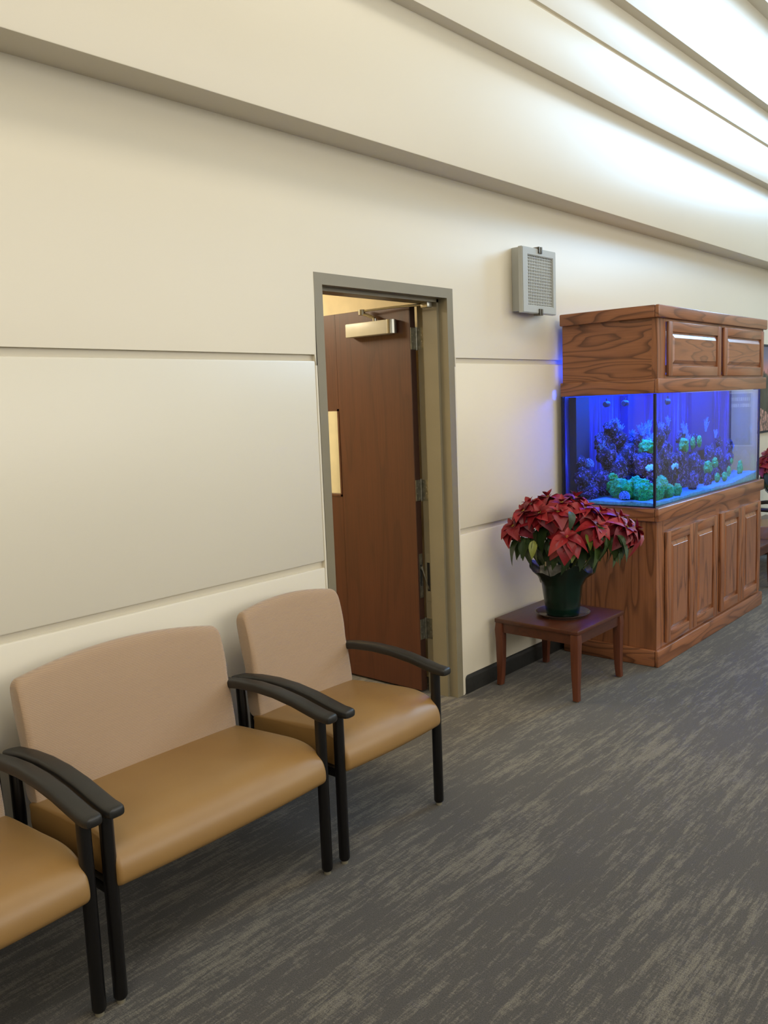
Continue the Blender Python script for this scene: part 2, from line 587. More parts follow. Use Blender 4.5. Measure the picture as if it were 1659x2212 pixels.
tag(finish('ceiling', B(XL, XR, -7.2, 0.2, 8.5, 8.6), M['ceiling'], smooth=False), kind='structure')
tag(finish('wall_left', B(XL - 0.15, XL, -7.2, 0.2, 0, 8.5), M['wall'], smooth=False), kind='structure')
wf = bmesh.new()
box(wf, XL, XR, -7.2, -7.0, 0, 1.75)
box(wf, XL, XR, -7.2, -7.0, 4.45, 8.5)
box(wf, XL, -2.05, -7.2, -7.0, 1.75, 4.45)
box(wf, 10.05, XR, -7.2, -7.0, 1.75, 4.45)
tag(finish('wall_front', wf, M['wall'], smooth=False), kind='structure')
wi = tag(empty('fill_window_2', (4.0, -7.0, 1.75)), kind='structure')  # unseen window, made up to go with the added front fill light
for k in range(9):
    finish('mullion', B(-6.05 + k * 1.5 + 0.02, -6.05 + k * 1.5 + 0.08, -0.12, -0.06, 0.05, 2.65), M['frame'], wi, smooth=False)
for z in (0.0, 2.65):
    finish('window_rail', B(-6.05, 6.05, -0.12, -0.06, z, z + 0.05), M['frame'], wi, smooth=False)
for k in range(8):
    finish('pane', B(-5.97 + k * 1.5, -5.97 + k * 1.5 + 1.44, -0.10, -0.09, 0.05, 2.65), M['pane'], wi, smooth=False)
we = bmesh.new()
WY0, WY1, WZ0, WZ1 = -4.85, -1.05, 4.45, 8.3
box(we, XR, XR + 0.15, -7.2, 0.2, 0, WZ0)
box(we, XR, XR + 0.15, -7.2, 0.2, WZ1, 8.5)
box(we, XR, XR + 0.15, -7.2, WY0, WZ0, WZ1)
box(we, XR, XR + 0.15, WY1, 0.2, WZ0, WZ1)
tag(finish('wall_right', we, M['wall'], smooth=False), kind='structure')
wi = tag(empty('window_1', (XR, WY0, WZ0)), kind='structure')
for k in range(4):
    finish('mullion', B(0.04, 0.10, k * 1.2433, k * 1.2433 + 0.07, 0.05, 3.80), M['frame'], wi, smooth=False)
for z in (0.0, 3.80):
    finish('window_rail', B(0.04, 0.10, 0.0, 3.8, z, z + 0.05), M['frame'], wi, smooth=False)
for k in range(3):
    finish('pane', B(0.06, 0.07, k * 1.2433 + 0.07, k * 1.2433 + 1.2433, 0.05, 3.80), M['pane'], wi, smooth=False)

# rubber cove base with a rounded start beside the door frame
def cove(name, x0, x1, round_left):
    pts = [(x0, 0.0), (x1, 0.0), (x1, 0.105)]
    if round_left:
        for k in range(7):
            a = PI / 2 + PI / 2 * k / 6
            pts.append((x0 + 0.022 + 0.022 * math.cos(a), 0.083 + 0.022 * math.sin(a)))
    else:
        pts.append((x0, 0.105))
    o = finish(name, prism_xz(pts, -0.007, -0.0005, 0.002), M['rubber'])
    tag(o, kind='structure')
cove('baseboard_right', 3.634, XR, True)
cove('baseboard_left', XL, 2.59, False)

# back room behind the door
br = bmesh.new()
box(br, 1.0, 3.75, 3.0, 3.1, 0, 2.6)
tag(finish('wall_far', br, M['back_room'], smooth=False), kind='structure')
tag(finish('wall_side', B(3.75, 3.85, 0.2, 3.1, 0, 2.6), M['back_room'], smooth=False), kind='structure')
tag(finish('wall_side', B(0.9, 1.0, 0.2, 3.1, 0, 2.6), M['back_room'], smooth=False), kind='structure')
tag(finish('ceiling', B(0.9, 3.85, 0.2, 3.1, 2.6, 2.7), M['back_room'], smooth=False), kind='structure')
bf = tag(empty('ceiling_light', (2.6, 1.7, 2.6)), 'flat ceiling light in the room behind the open door', 'light')
finish('housing', B(-0.5, 0.5, -0.3, 0.3, -0.05, 0.0, 0.005), M['closer'], bf)

# ------------------------------------------------------------------ door
dr = tag(empty('door_1', (0, 0, 0)), kind='structure')
FD = 0.2
fr = bmesh.new()
fw = 0.05
for xo, xi in ((DL, DL + fw), (DR, DR - fw)):
    a, b = min(xo, xi), max(xo, xi)
    box(fr, a, b, -0.001, FD, 0, DH - fw, 0.0)
    s0, s1 = (b, b + 0.016) if xi > xo else (a - 0.016, a)
    box(fr, s0, s1, 0.055, 0.150, 0, DH - fw, 0.0)
box(fr, DL, DR, -0.001, FD, DH - fw, DH, 0.0)
box(fr, DL + fw, DR - fw, 0.055, 0.150, DH - fw - 0.016, DH - fw)
finish('door_frame', fr, M['frame'], dr, smooth=False)
# dark strip standing in for the shaded reveal gap around the frame
cg = bmesh.new()
box(cg, DR, DR + 0.0022, 0.0005, 0.012, 0, DH + 0.0022)
box(cg, DL - 0.0022, DL, 0.0005, 0.012, 0, DH + 0.0022)
box(cg, DL, DR, 0.0005, 0.012, DH, DH + 0.0026)
finish('shadow_gap', cg, M['dark'], dr, smooth=False)

# leaf stands open at a right angle into the back room: x 3.511..3.555, y .212..1.105
LX0, LX1, LY0, LY1 = 3.511, 3.555, 0.212, 1.105
V0, V1, VZ0, VZ1 = 0.76, 0.93, 1.08, 1.588      # vision light
lf = bmesh.new()
box(lf, LX0, LX1, LY0, V0, 0.012, 2.122, 0.0015, 1)
box(lf, LX0, LX1, V1, LY1, 0.012, 2.122, 0.0015, 1)
box(lf, LX0, LX1, V0, V1, 0.012, VZ0)
box(lf, LX0, LX1, V0, V1, VZ1, 2.122)
leaf = finish('door_leaf', lf, M['door'], dr, smooth=False)
finish('edge_band', B(LX0 + 0.001, LX1 - 0.001, LY0 - 0.003, LY0 + 0.001, 0.012, 2.121), M['door_edge'], leaf, smooth=False)
gb = bmesh.new()
for z0, z1 in ((VZ0, VZ0 + 0.012), (VZ1 - 0.012, VZ1)):
    box(gb, LX0 - 0.003, LX1 + 0.003, V0, V1, z0, z1)
for y0, y1 in ((V0, V0 + 0.012), (V1 - 0.012, V1)):
    box(gb, LX0 - 0.003, LX1 + 0.003, y0, y1, VZ0, VZ1)
finish('glazing_bead', gb, M['door'], leaf, smooth=False)
finish('glass', B(LX0 + 0.018, LX0 + 0.024, V0 + 0.01, V1 - 0.01, VZ0 + 0.01, VZ1 - 0.01), M['pane'], leaf, smooth=False)
finish('lever_handle', tube(bmesh.new(), [(LX0, 1.03, 1.0), (LX0 - 0.05, 1.03, 1.0), (LX0 - 0.055, 1.0, 1.0), (LX0 - 0.055, 0.92, 1.0)], 0.010, 10), M['metal'], leaf)

# three hinges, leaves spread between door edge and jamb
for zc in (1.945, 1.135, 0.362):
    h = empty('hinge', (3.5585, 0.206, zc))
    h.parent = dr
    hh = 0.057
    p1 = B(-0.046, -0.006, -0.0005, 0.0025, -hh, hh)
    p2 = B(0.001, 0.0035, -0.048, -0.006, -hh, hh)
    pl = finish('hinge_plate', p1, M['hinge'], h, smooth=False)
    pr = finish('hinge_plate', p2, M['hinge'], h, smooth=False)
    finish('knuckle', tube(bmesh.new(), [(-0.002, -0.001, -hh - 0.004), (-0.002, -0.001, hh + 0.004)], 0.0055, 12), M['hinge'], h)
    for zz, a in ((0.044, 0.016), (0.016, 0.036), (-0.016, 0.036), (-0.044, 0.016)):
        finish('screw', tube(bmesh.new(), [(-a, -0.0002, zz), (-a, -0.0018, zz)], 0.0042, 8), M['metal'], pl)
        finish('screw', tube(bmesh.new(), [(0.002, -a, zz), (-0.0005, -a, zz)], 0.0042, 8), M['metal'], pr)
# folding power transfer between edge and jamb
pt = empty('power_transfer', (0, 0, 0))
pt.parent = dr
e1 = bmesh.new()
box(e1, 3.520, 3.546, 0.205, 0.210, 0.540, 0.605)
box(e1, 3.520, 3.546, 0.205, 0.210, 0.725, 0.785)
box(e1, 3.520, 3.524, 0.205, 0.210, 0.605, 0.725)
box(e1, 3.542, 3.546, 0.205, 0.210, 0.605, 0.725)
finish('plate', e1, M['hinge'], pt, smooth=False)
finish('recess', B(3.524, 3.542, 0.2085, 0.2105, 0.605, 0.725), M['dark'], pt, smooth=False)
e2 = bmesh.new()
box(e2, 3.5585, 3.5615, 0.160, 0.190, 0.520, 0.575)
box(e2, 3.5585, 3.5615, 0.160, 0.190, 0.735, 0.785)
box(e2, 3.5585, 3.5615, 0.160, 0.165, 0.575, 0.735)
box(e2, 3.5585, 3.5615, 0.185, 0.190, 0.575, 0.735)
finish('plate', e2, M['frame'], pt, smooth=False)
finish('recess', B(3.5600, 3.5618, 0.165, 0.185, 0.575, 0.735), M['dark'], pt, smooth=False)
ar = bmesh.new()
tube(ar, [(3.531, 0.203, 0.715), (3.537, 0.198, 0.695)], [0.009, 0.007], 10)
tube(ar, [(3.537, 0.198, 0.695), (3.555, 0.178, 0.60)], 0.0028, 8)
tube(ar, [(3.555, 0.178, 0.605), (3.559, 0.175, 0.585)], [0.0055, 0.003], 8)
finish('spring_arm', ar, M['metal'], pt)

# closer on the leaf, arm to the head of the frame
cl = empty('door_closer', (0, 0, 0))
cl.parent = dr
cb = bmesh.new()
prof = []
finish('closer_body', B(LX0 - 0.060, LX0, 0.315, 0.625, 1.978, 2.052, 0.006), M['closer'], cl)
finish('end_cap', tube(bmesh.new(), [(LX0 - 0.030, 0.315, 1.979), (LX0 - 0.030, 0.315, 2.051)], 0.0305, 20), M['metal'], cl)
am = bmesh.new()
tube(am, [(3.470, 0.420, 2.05), (3.470, 0.420, 2.066)], 0.012, 12)
tube(am, [(3.470, 0.420, 2.066), (3.466, 0.46, 2.085), (3.462, 0.505, 2.10)], 0.009, 8)
tube(am, [(3.462, 0.505, 2.092), (3.462, 0.505, 2.120)], 0.019, 14)
tube(am, [(3.462, 0.505, 2.112), (3.475, 0.30, 2.113), (3.492, 0.105, 2.108)], [0.006, 0.006, 0.007], 8)
finish('closer_arm', am, M['metal'], cl)
finish('arm_shoe', B(3.475, 3.515, 0.060, 0.105, 2.090, 2.118, 0.003), M['metal'], cl)

# ------------------------------------------------------------------ seating
def seat_profile():
    p = [(-0.05, 0.435), (-0.20, 0.452), (-0.34, 0.465), (-0.43, 0.466), (-0.495, 0.450), (-0.535, 0.415), (-0.548, 0.375),
         (-0.540, 0.345), (-0.50, 0.338), (-0.30, 0.338), (-0.08, 0.338), (-0.04, 0.36), (-0.038, 0.41)]
    return [(v[0], v[1]) for v in smoothprof(p, 4)]

def arm_bm(x, dz):
    """flattened arched arm: profile along y, cross section a rounded slab"""
    bm = bmesh.new()
    path = [(0.045, 0.585), (0.0, 0.594), (-0.10, 0.609), (-0.20, 0.616), (-0.30, 0.614), (-0.40, 0.603), (-0.48, 0.588), (-0.53, 0.579), (-0.556, 0.578), (-0.569, 0.578), (-0.577, 0.578), (-0.580, 0.578)]
    hw, hh = 0.0275, 0.0165
    rings = []
    n = len(path)
    for i, (y, z) in enumerate(path):
        a = path[max(i - 1, 0)]
        b = path[min(i + 1, n - 1)]
        t = Vector((b[0] - a[0], b[1] - a[1])).normalized()
        nrm = Vector((t.y, -t.x))
        if nrm.y < 0: nrm = -nrm
        s = {n - 1: 0.55, n - 2: 0.80, n - 3: 0.94}.get(i, 0.7 if i == 0 else 1.0)
        ring = []
        for k in range(20):
            th = 2 * PI * k / 20
            c, sn = math.cos(th), math.sin(th)
            ex = math.copysign(abs(c) ** 0.55, c) * hw * s
            ez = math.copysign(abs(sn) ** 0.6, sn) * hh * s
            ring.append(bm.verts.new((x + ex, y + nrm.x * ez, z + dz - 0.0145 + nrm.y * ez)))
        rings.append(ring)
    for r0, r1 in zip(rings, rings[1:]):
        for k in range(20):
            bm.faces.new((r0[k], r0[(k + 1) % 20], r1[(k + 1) % 20], r1[k]))
    bm.faces.new(rings[0][::-1])
    bm.faces.new(rings[-1])
    return bm

def back_cushion(x0, x1, top, arch, dy=0.0):
    # front face leans back towards the top and is slightly concave; the top edge arches
    p = [(-0.075, 0.425), (-0.068, 0.50), (-0.056, 0.60), (-0.040, 0.70), (-0.020, 0.78), (-0.004, 0.818), (0.022, 0.826), (0.044, 0.812),
         (0.040, 0.76), (0.020, 0.64), (0.006, 0.52), (-0.004, 0.44), (-0.02, 0.418), (-0.06, 0.415)]
    prof = [(v[0] + dy, v[1]) for v in smoothprof(p, 4)]
    def fn(x, t, y, z):
        s = 1 - (2 * t - 1) ** 2
        k = max(0.0, (z - 0.42) / 0.40)
        zz = z + (top - 0.826 + arch * s) * k
        yy = y + 0.018 * s * (0.4 + 0.6 * k) - 0.010 * s * (1 - k)
        return yy, zz
    return loft_x(prof, x0, x1, 0.020, 22, fn)

def make_chair(name, W, label, cat, loc, top=0.826, arch=0.028, dz=0.0, piping=True):
    root = empty(name, loc)
    tag(root, label, cat, 'waiting room seats with black arms and tan seats')
    for sx in (0, W):
        l1 = bmesh.new()
        tube(l1, [(sx, -0.515, 0.013), (sx, -0.515, 0.020), (sx, -0.515, 0.565 + dz)], [0.016, 0.0195, 0.0195], 20, up=(1, 0, 0))
        leg = finish('leg', l1, M['black'], root)
        g = bmesh.new()
        tube(g, [(sx, -0.515, 0.0), (sx, -0.515, 0.008), (sx, -0.515, 0.016)], [0.0125, 0.0125, 0.010], 16)
        finish('glide', g, M['glide'], leg)
        l2 = bmesh.new()
        tube(l2, [(sx, 0.012, 0.018), (sx, 0.012, 0.026), (sx, 0.008, 0.40), (sx, 0.018, 0.578 + dz)], [0.016, 0.0195, 0.0195, 0.0175], 16, up=(1, 0, 0))
        leg = finish('leg', l2, M['black'], root)
        g = bmesh.new()
        tube(g, [(sx, 0.012, 0.0), (sx, 0.012, 0.010), (sx, 0.012, 0.020)], [0.0155, 0.0155, 0.012], 16)
        finish('glide', g, M['glide'], leg)
        finish('armrest', arm_bm(sx, dz), M['arm'], root)
        finish('side_rail', B(sx - 0.012, sx + 0.012, -0.50, -0.0, 0.318, 0.352, 0.004), M['black'], root)
    finish('cross_rail', B(0.012, W - 0.012, -0.12, -0.09, 0.308, 0.334, 0.004), M['black'], root)
    finish('cross_rail', B(0.012, W - 0.012, -0.46, -0.43, 0.308, 0.334, 0.004), M['black'], root)
    def sf(x, t, y, z):
        s = 1 - (2 * t - 1) ** 2
        k = max(0.0, (z - 0.36) / 0.1)
        return y - 0.012 * s * (1 if y < -0.4 else 0), z + 0.006 * s * k
    st = finish('seat', loft_x(seat_profile(), 0.008, W - 0.008, 0.014, 18, sf), M['vinyl'], root)
    bk = finish('backrest', back_cushion(0.020, W - 0.012, top, arch), M['fabric'], root)
    # stitched seams down both sides of the back
    for xx in (0.024, W - 0.016):
        sm = bmesh.new()
        tube(sm, [(xx, -0.066, 0.45), (xx, -0.050, 0.58), (xx, -0.028, 0.70), (xx, -0.006, top - 0.045)], 0.0016, 6)
        finish('seam', sm, M['fabric'], bk)
    for xx in (0.06, W - 0.06):
        finish('back_support', B(xx - 0.015, xx + 0.015, 0.012, 0.022, 0.33, 0.70), M['black'], root, smooth=False)
    return root

make_chair('armchair', 0.555, 'tan armchair nearest the camera, cut off by the left picture edge, left of the loveseat', 'chair', (0.468, -0.150, 0), dz=0.008)
make_chair('loveseat', 0.806, 'wide tan two person loveseat between the two armchairs in front of the cream wall', 'loveseat', (1.088, -0.150, 0), top=0.808, arch=0.040, dz=0.008)
make_chair('armchair', 0.548, 'tan armchair with a tall beige back standing beside the open door', 'chair', (1.980, -0.150, 0))
make_chair('armchair', 0.555, 'far tan armchair glimpsed past the right end of the aquarium cabinet', 'chair', (7.35, -0.150, 0))

# ------------------------------------------------------------------ side tables
def make_table(loc, label, sx=0.54, sy=0.52, zt=0.39):
    root = empty('side_table', loc)
    tag(root, label, 'table', 'low cherry side tables')
    finish('table_top', B(0, sx, -sy, 0, zt - 0.024, zt, 0.004), M['cherry'], root)
    ap = 0.055
    finish('apron', B(0.035, sx - 0.035, -sy + 0.012, -sy + 0.030, zt - 0.024 - ap, zt - 0.0245), M['cherry'], root, smooth=False)
    finish('apron', B(0.035, sx - 0.035, -0.030, -0.012, zt - 0.024 - ap, zt - 0.0245), M['cherry'], root, smooth=False)
    finish('apron', B(0.012, 0.030, -sy + 0.035, -0.035, zt - 0.024 - ap, zt - 0.0245), M['cherry'], root, smooth=False)
    finish('apron', B(sx - 0.030, sx - 0.012, -sy + 0.035, -0.035, zt - 0.024 - ap, zt - 0.0245), M['cherry'], root, smooth=False)
    for cx, cy, ox, oy in ((0.026, -0.026, -1, 1), (sx - 0.026, -0.026, 1, 1), (0.026, -sy + 0.026, -1, -1), (sx - 0.026, -sy + 0.026, 1, -1)):
        bm = bmesh.new()
        rings = []
        for z, hw, off in ((0.006, 0.0165, 0.006), (0.06, 0.0170, 0.003), (0.16, 0.0195, 0.001), (0.27, 0.0225, 0.001), (0.325, 0.0235, 0.003), (zt - 0.0245, 0.0215, 0.001)):
            px, py = cx + ox * off, cy + oy * off
            rings.append([bm.verts.new((px + a * hw, py + b * hw, z)) for a, b in ((-1, -1), (1, -1), (1, 1), (-1, 1))])
        for r0, r1 in zip(rings, rings[1:]):
            for k in range(4):
                bm.faces.new((r0[k], r0[(k + 1) % 4], r1[(k + 1) % 4], r1[k]))
        bm.faces.new(rings[0][::-1]); bm.faces.new(rings[-1])
        vert_edges = [e for e in bm.edges if abs(e.verts[0].co.z - e.verts[1].co.z) > 0.01]
        bmesh.ops.bevel(bm, geom=vert_edges, offset=0.004, segments=2, affect='EDGES', profile=0.5)
        lg = finish('leg', bm, M['cherry_leg'], root)
        g = bmesh.new()
        tube(g, [(cx + ox * 0.006, cy + oy * 0.006, 0.0), (cx + ox * 0.006, cy + oy * 0.006, 0.007)], 0.010, 12)
        finish('glide', g, M['glide'], lg)
    return root
make_table((3.855, -0.050, 0), 'low cherry side table holding the poinsettia, against the wall left of the aquarium cabinet')
make_table((6.62, -0.050, 0), 'low cherry side table just beyond the aquarium cabinet, mostly hidden', 0.50)
make_table((8.02, -0.050, 0), 'far cherry side table under the second poinsettia', 0.54)

# ------------------------------------------------------------------ poinsettia
def leaf_mesh(name, L, Wd, droop, fold, mat, lobes=0.0):
    bm = bmesh.new()
    N = 8
    rows = []
    for i in range(N + 1):
        t = i / N
        w_ = Wd * (math.sin(PI * min(1, t ** 0.80 * 0.985 + 0.008))) ** 0.85 * (1 - 0.25 * t)
        if lobes and i in (3, 5):
            w_ *= 1 + lobes
        y = L * t
        z = -droop * L * t * t + 0.08 * L * math.sin(PI * t)
        rows.append([bm.verts.new((s * w_, y, z + abs(s) * fold * w_)) for s in (-1, -0.5, 0, 0.5, 1)])
    for r0, r1 in zip(rows, rows[1:]):
        for k in range(4):
            bm.faces.new((r0[k], r0[k + 1], r1[k + 1], r1[k]))
    for f in bm.faces: f.smooth = True
    me = bpy.data.meshes.new(name)
    bm.to_mesh(me); bm.free()
    me.materials.append(mat)
    return me
bract_meshes = [leaf_mesh('bract', 0.132, 0.054, 0.35, 0.35, M['bract'], 0.12), leaf_mesh('bract', 0.145, 0.058, 0.6, 0.25, M['bract']),
                leaf_mesh('bract', 0.115, 0.048, 0.15, 0.4, M['bract'], 0.1), leaf_mesh('bract', 0.130, 0.055, 0.4, 0.3, M['bract_dark'])]
small_bract = leaf_mesh('bract', 0.055, 0.016, -0.1, 0.4, M['bract'])
leaf_meshes = [leaf_mesh('leaf', 0.125, 0.040, 0.5, 0.25, M['leaf'], 0.08), leaf_mesh('leaf', 0.11, 0.034, 0.8, 0.2, M['leaf']), leaf_mesh('leaf', 0.10, 0.026, 0.3, 0.3, M['leaf_pale'])]

def orient(me, name, parent, base, d, roll=0.0, s=1.0, upv=Vector((0, 0, 1))):
    """place a leaf so that its +Y runs along d"""
    d = Vector(d).normalized()
    x = d.cross(upv)
    if x.length < 1e-3: x = Vector((1, 0, 0))
    x.normalize()
    z = x.cross(d).normalized()
    m = Matrix((x, d, z)).transposed() @ Matrix.Rotation(roll, 3, 'Y')
    o = bpy.data.objects.new(name, me)
    COL.objects.link(o)
    o.parent = parent
    o.location = base
    o.rotation_euler = m.to_euler()
    o.scale = (s, s, s)
    return o

RV = Vector((0.50, -0.866, 0))     # across the photo at the plant
TV = Vector((-0.866, -0.50, 0))    # towards the viewer
def poinsettia(loc, label, seed, zpot):
    rnd = random.Random(seed)
    root = tag(empty('potted_poinsettia', loc), label, 'plant', 'potted poinsettias')
    # saucer, wrapped pot
    sb = bmesh.new()
    lathe(sb, [(0.001, 0.0), (0.125, 0.0), (0.150, 0.022), (0.153, 0.022), (0.128, 0.003), (0.001, 0.003)], 36)
    finish('saucer', sb, M['saucer'], root)
    def wob(th, j, r, z):
        a = max(0, j - 2) / 4.0
        r2 = r * (1 + 0.020 * math.sin(7 * th + 1) * (0.4 + a) + 0.03 * math.sin(3 * th + 0.6) * a)
        z2 = z + (0.022 * math.sin(3 * th + 2.2) + 0.012 * math.sin(5 * th) + 0.006 * math.sin(11 * th)) * a ** 2 if j > 3 else z
        return r2, z2
    wr = bmesh.new()
    lathe(wr, [(0.001, 0.004), (0.080, 0.004), (0.092, 0.012), (0.104, 0.10), (0.114, 0.18), (0.140, 0.235), (0.178, 0.275)], 48, wob=wob)
    finish('foil_wrap', wr, M['foil'], root)
    iw = bmesh.new()
    lathe(iw, [(0.088, 0.03), (0.100, 0.10), (0.111, 0.18), (0.136, 0.233), (0.1745, 0.2745)], 48, wob=lambda th, j, r, z: wob(th, j + 2, r, z))
    finish('wrap_lining', iw, M['foil_in'], root)
    so = bmesh.new()
    rg = lathe(so, [(0.100, 0.19), (0.05, 0.197)], 24)
    so.faces.new(rg[-1])
    finish('soil', so, M['soil'], root)
    # crumpled cellophane sleeve standing inside the wrap, towards the viewer
    ce = bmesh.new()
    rows = []
    for i in range(6):
        t = i / 5
        rows.append([ce.verts.new((TV.x * 0.075 + RV.x * (u - 0.05) + rnd.uniform(-.006, .006), TV.y * 0.075 + RV.y * (u - 0.05) + rnd.uniform(-.006, .006), 0.20 + 0.10 * t * (1 - 6 * (u + 0.0) ** 2)))
                     for u in (-0.07, -0.045, -0.02, 0.005, 0.03, 0.055)])
    for r0, r1 in zip(rows, rows[1:]):
        for k in range(5):
            ce.faces.new((r0[k], r0[k + 1], r1[k + 1], r1[k]))
    finish('sleeve', ce, M['foil_in'], root, recalc=False)
    tg = bmesh.new()
    tube(tg, [(TV.x * 0.08 - RV.x * 0.06, TV.y * 0.08 - RV.y * 0.06, 0.19), (TV.x * 0.10 - RV.x * 0.085, TV.y * 0.10 - RV.y * 0.085, 0.315)], 0.0022, 6)
    box(tg, TV.x * 0.10 - RV.x * 0.085 - 0.010, TV.x * 0.10 - RV.x * 0.085 + 0.010, TV.y * 0.10 - RV.y * 0.085 - 0.004, TV.y * 0.10 - RV.y * 0.085 + 0.004, 0.30, 0.325)
    finish('plant_pick', tg, M['metal'], root, smooth=False)
    heads = [(-0.255, 0.13, 0.520), (-0.165, 0.03, 0.625), (-0.07, -0.03, 0.655), (-0.115, 0.16, 0.595), (0.025, 0.24, 0.475), (0.0, 0.10, 0.640), (0.075, -0.06, 0.645),
             (0.12, 0.09, 0.610), (0.20, 0.02, 0.575), (0.185, 0.16, 0.520), (0.30, 0.03, 0.550), (0.335, 0.09, 0.505), (0.385, -0.02, 0.480), (-0.02, 0.17, 0.600), (-0.20, 0.12, 0.600)]
    for hi, (u, v, z) in enumerate(heads):
        p = RV * u + TV * v + Vector((0, 0, z))
        b0 = Vector((RV.x * u * 0.12 + TV.x * v * 0.2, RV.y * u * 0.12 + TV.y * v * 0.2, 0.19))
        mid = b0.lerp(p, 0.55) + Vector((p.x - b0.x, p.y - b0.y, 0)) * -0.10
        sm = bmesh.new()
        tube(sm, [b0, mid, b0.lerp(p, 0.85) , p - Vector((0, 0, 0.004))], [0.0045, 0.004, 0.0035, 0.003], 7)
        finish('stem', sm, M['stem'], root)
        # head axis leans outwards
        out = Vector((p.x, p.y, 0))
        lean = min(1.3, out.length * 3.2)
        ax = (Vector((0, 0, 1)) + (out.normalized() if out.length > 0.01 else Vector((0, 0, 0))) * lean).normalized()
        t1 = ax.orthogonal().normalized()
        t2 = ax.cross(t1)
        ph = rnd.uniform(0, 2 * PI)
        for ring, n, el, sc in ((0, 6, -0.10, 1.0), (1, 5, 0.25, 0.82)):
            for k in range(n):
                a = ph + ring * 0.5 + 2 * PI * k / n + rnd.uniform(-0.18, 0.18)
                d = (t1 * math.cos(a) + t2 * math.sin(a)) + ax * (el + rnd.uniform(-0.12, 0.12)) + Vector((0, 0, -0.22))
                me = rnd.choice(bract_meshes[:3]) if not (ring == 0 and rnd.random() < 0.35) else bract_meshes[3]
                if ring == 0: d = d.normalized() + Vector((0, 0, -0.12 - 0.30 * lean))
                orient(me, 'bract', root, p + ax * 0.004 * ring, d, rnd.uniform(-0.3, 0.3), sc * rnd.uniform(0.82, 1.08), ax)
        for k in range(4):
            a = ph + 2 * PI * k / 4 + rnd.uniform(-0.3, 0.3)
            orient(small_bract, 'bract', root, p + ax * 0.012, (t1 * math.cos(a) + t2 * math.sin(a)) + ax * 0.7, 0, rnd.uniform(0.8, 1.15), ax)
        cy = bmesh.new()
        for k in range(5):
            q = p + ax * 0.016 + (t1 * math.cos(k * 1.25) + t2 * math.sin(k * 1.25)) * 0.006
            bmesh.ops.create_icosphere(cy, subdivisions=1, radius=0.0035, matrix=Matrix.Translation(q))
        finish('flower_bud', cy, M['cyathia'], root)
    # green leaves hang below the red heads
    for k in range(105):
        u = rnd.uniform(-0.28, 0.36)
        v = rnd.uniform(-0.08, 0.20)
        hgt = 0.60 - 1.9 * (u - 0.04) ** 2 - 0.01 - rnd.uniform(0.0, 0.24)
        hgt = max(hgt, 0.36 + 0.25 * abs(u - 0.04)) + (0.04 if v > 0.05 else 0)
        p = RV * u * 0.82 + TV * v + Vector((0, 0, hgt))
        if loc[1] + p.y > -0.13: continue
        d = RV * (u * 2.2 + rnd.uniform(-0.4, 0.4)) + TV * (0.25 + v + rnd.uniform(-0.3, 0.5)) + Vector((0, 0, -rnd.uniform(0.5, 1.3)))
        me = leaf_meshes[2] if rnd.random() < 0.14 else rnd.choice(leaf_meshes[:2])
        orient(me, 'leaf', root, p, d, rnd.uniform(-0.5, 0.5), rnd.uniform(0.85, 1.2))
    return root
poinsettia((4.125, -0.330, 0.3902), 'large red poinsettia in green foil on the low table left of the aquarium', 11, 0.39)
poinsettia((8.24, -0.330, 0.3902), 'second red poinsettia, half hidden beyond the right end of the aquarium', 5, 0.39)

# ------------------------------------------------------------------ wall sconce
sx0, sx1, sz0, sz1 = 4.135, 4.498, 2.085, 2.445
sc = tag(empty('wall_sconce', (0, 0, 0)), 'grey square wall light with a fine grid front, above and left of the aquarium', 'light')
finish('housing', B(4.178, 4.455, -0.064, -0.0005, 2.098, 2.450, 0.003), M['sconce'], sc)
fp = bmesh.new()
wx0, wx1, wz0, wz1 = 4.190, 4.462, 2.130, 2.402
outer = [(sx0, sz0), (sx1, sz0), (sx1, sz1), (sx0, sz1)]
inner = [(wx0, wz0), (wx1, wz0), (wx1, wz1), (wx0, wz1)]
ring = {}
for nm, pts in (('o', outer), ('i', inner)):
    for y in (-0.100, -0.072):
        ring[nm, y] = [fp.verts.new((x, y, z)) for x, z in pts]
for k in range(4):
    j = (k + 1) % 4
    fp.faces.new((ring['o', -0.100][k], ring['o', -0.100][j], ring['i', -0.100][j], ring['i', -0.100][k]))
    fp.faces.new((ring['o', -0.072][k], ring['i', -0.072][k], ring['i', -0.072][j], ring['o', -0.072][j]))
    fp.faces.new((ring['o', -0.100][k], ring['o', -0.072][k], ring['o', -0.072][j], ring['o', -0.100][j]))
    fp.faces.new((ring['i', -0.100][k], ring['i', -0.100][j], ring['i', -0.072][j], ring['i', -0.072][k]))
bmesh.ops.recalc_face_normals(fp, faces=fp.faces)
bmesh.ops.bevel(fp, geom=[e for e in fp.edges if all(abs(v.co.y + 0.100) < 1e-5 for v in e.verts) and len({round(v.co.x, 3) for v in e.verts} & {sx0, sx1, wx0, wx1}) >= 1 and (abs(e.verts[0].co.x - e.verts[1].co.x) < 1e-5 or abs(e.verts[0].co.z - e.verts[1].co.z) < 1e-5)],
                offset=0.004, segments=2, affect='EDGES')
finish('front_frame', fp, M['sconce'], sc)
finish('diffuser', B(wx0 - 0.004, wx1 + 0.004, -0.080, -0.0745, wz0 - 0.004, wz1 + 0.004), M['diffuser'], sc, smooth=False)
gr = bmesh.new()
for k in range(15):
    x = wx0 + (wx1 - wx0) * (k + 0.5) / 15
    box(gr, x - 0.0021, x + 0.0021, -0.092, -0.086, wz0, wz1)
for k in range(16):
    z = wz0 + (wz1 - wz0) * (k + 0.5) / 16
    box(gr, wx0, wx1, -0.0925, -0.0865, z - 0.0020, z + 0.0020)
tag(finish('grille', gr, M['sconce'], sc, smooth=False), kind='stuff')
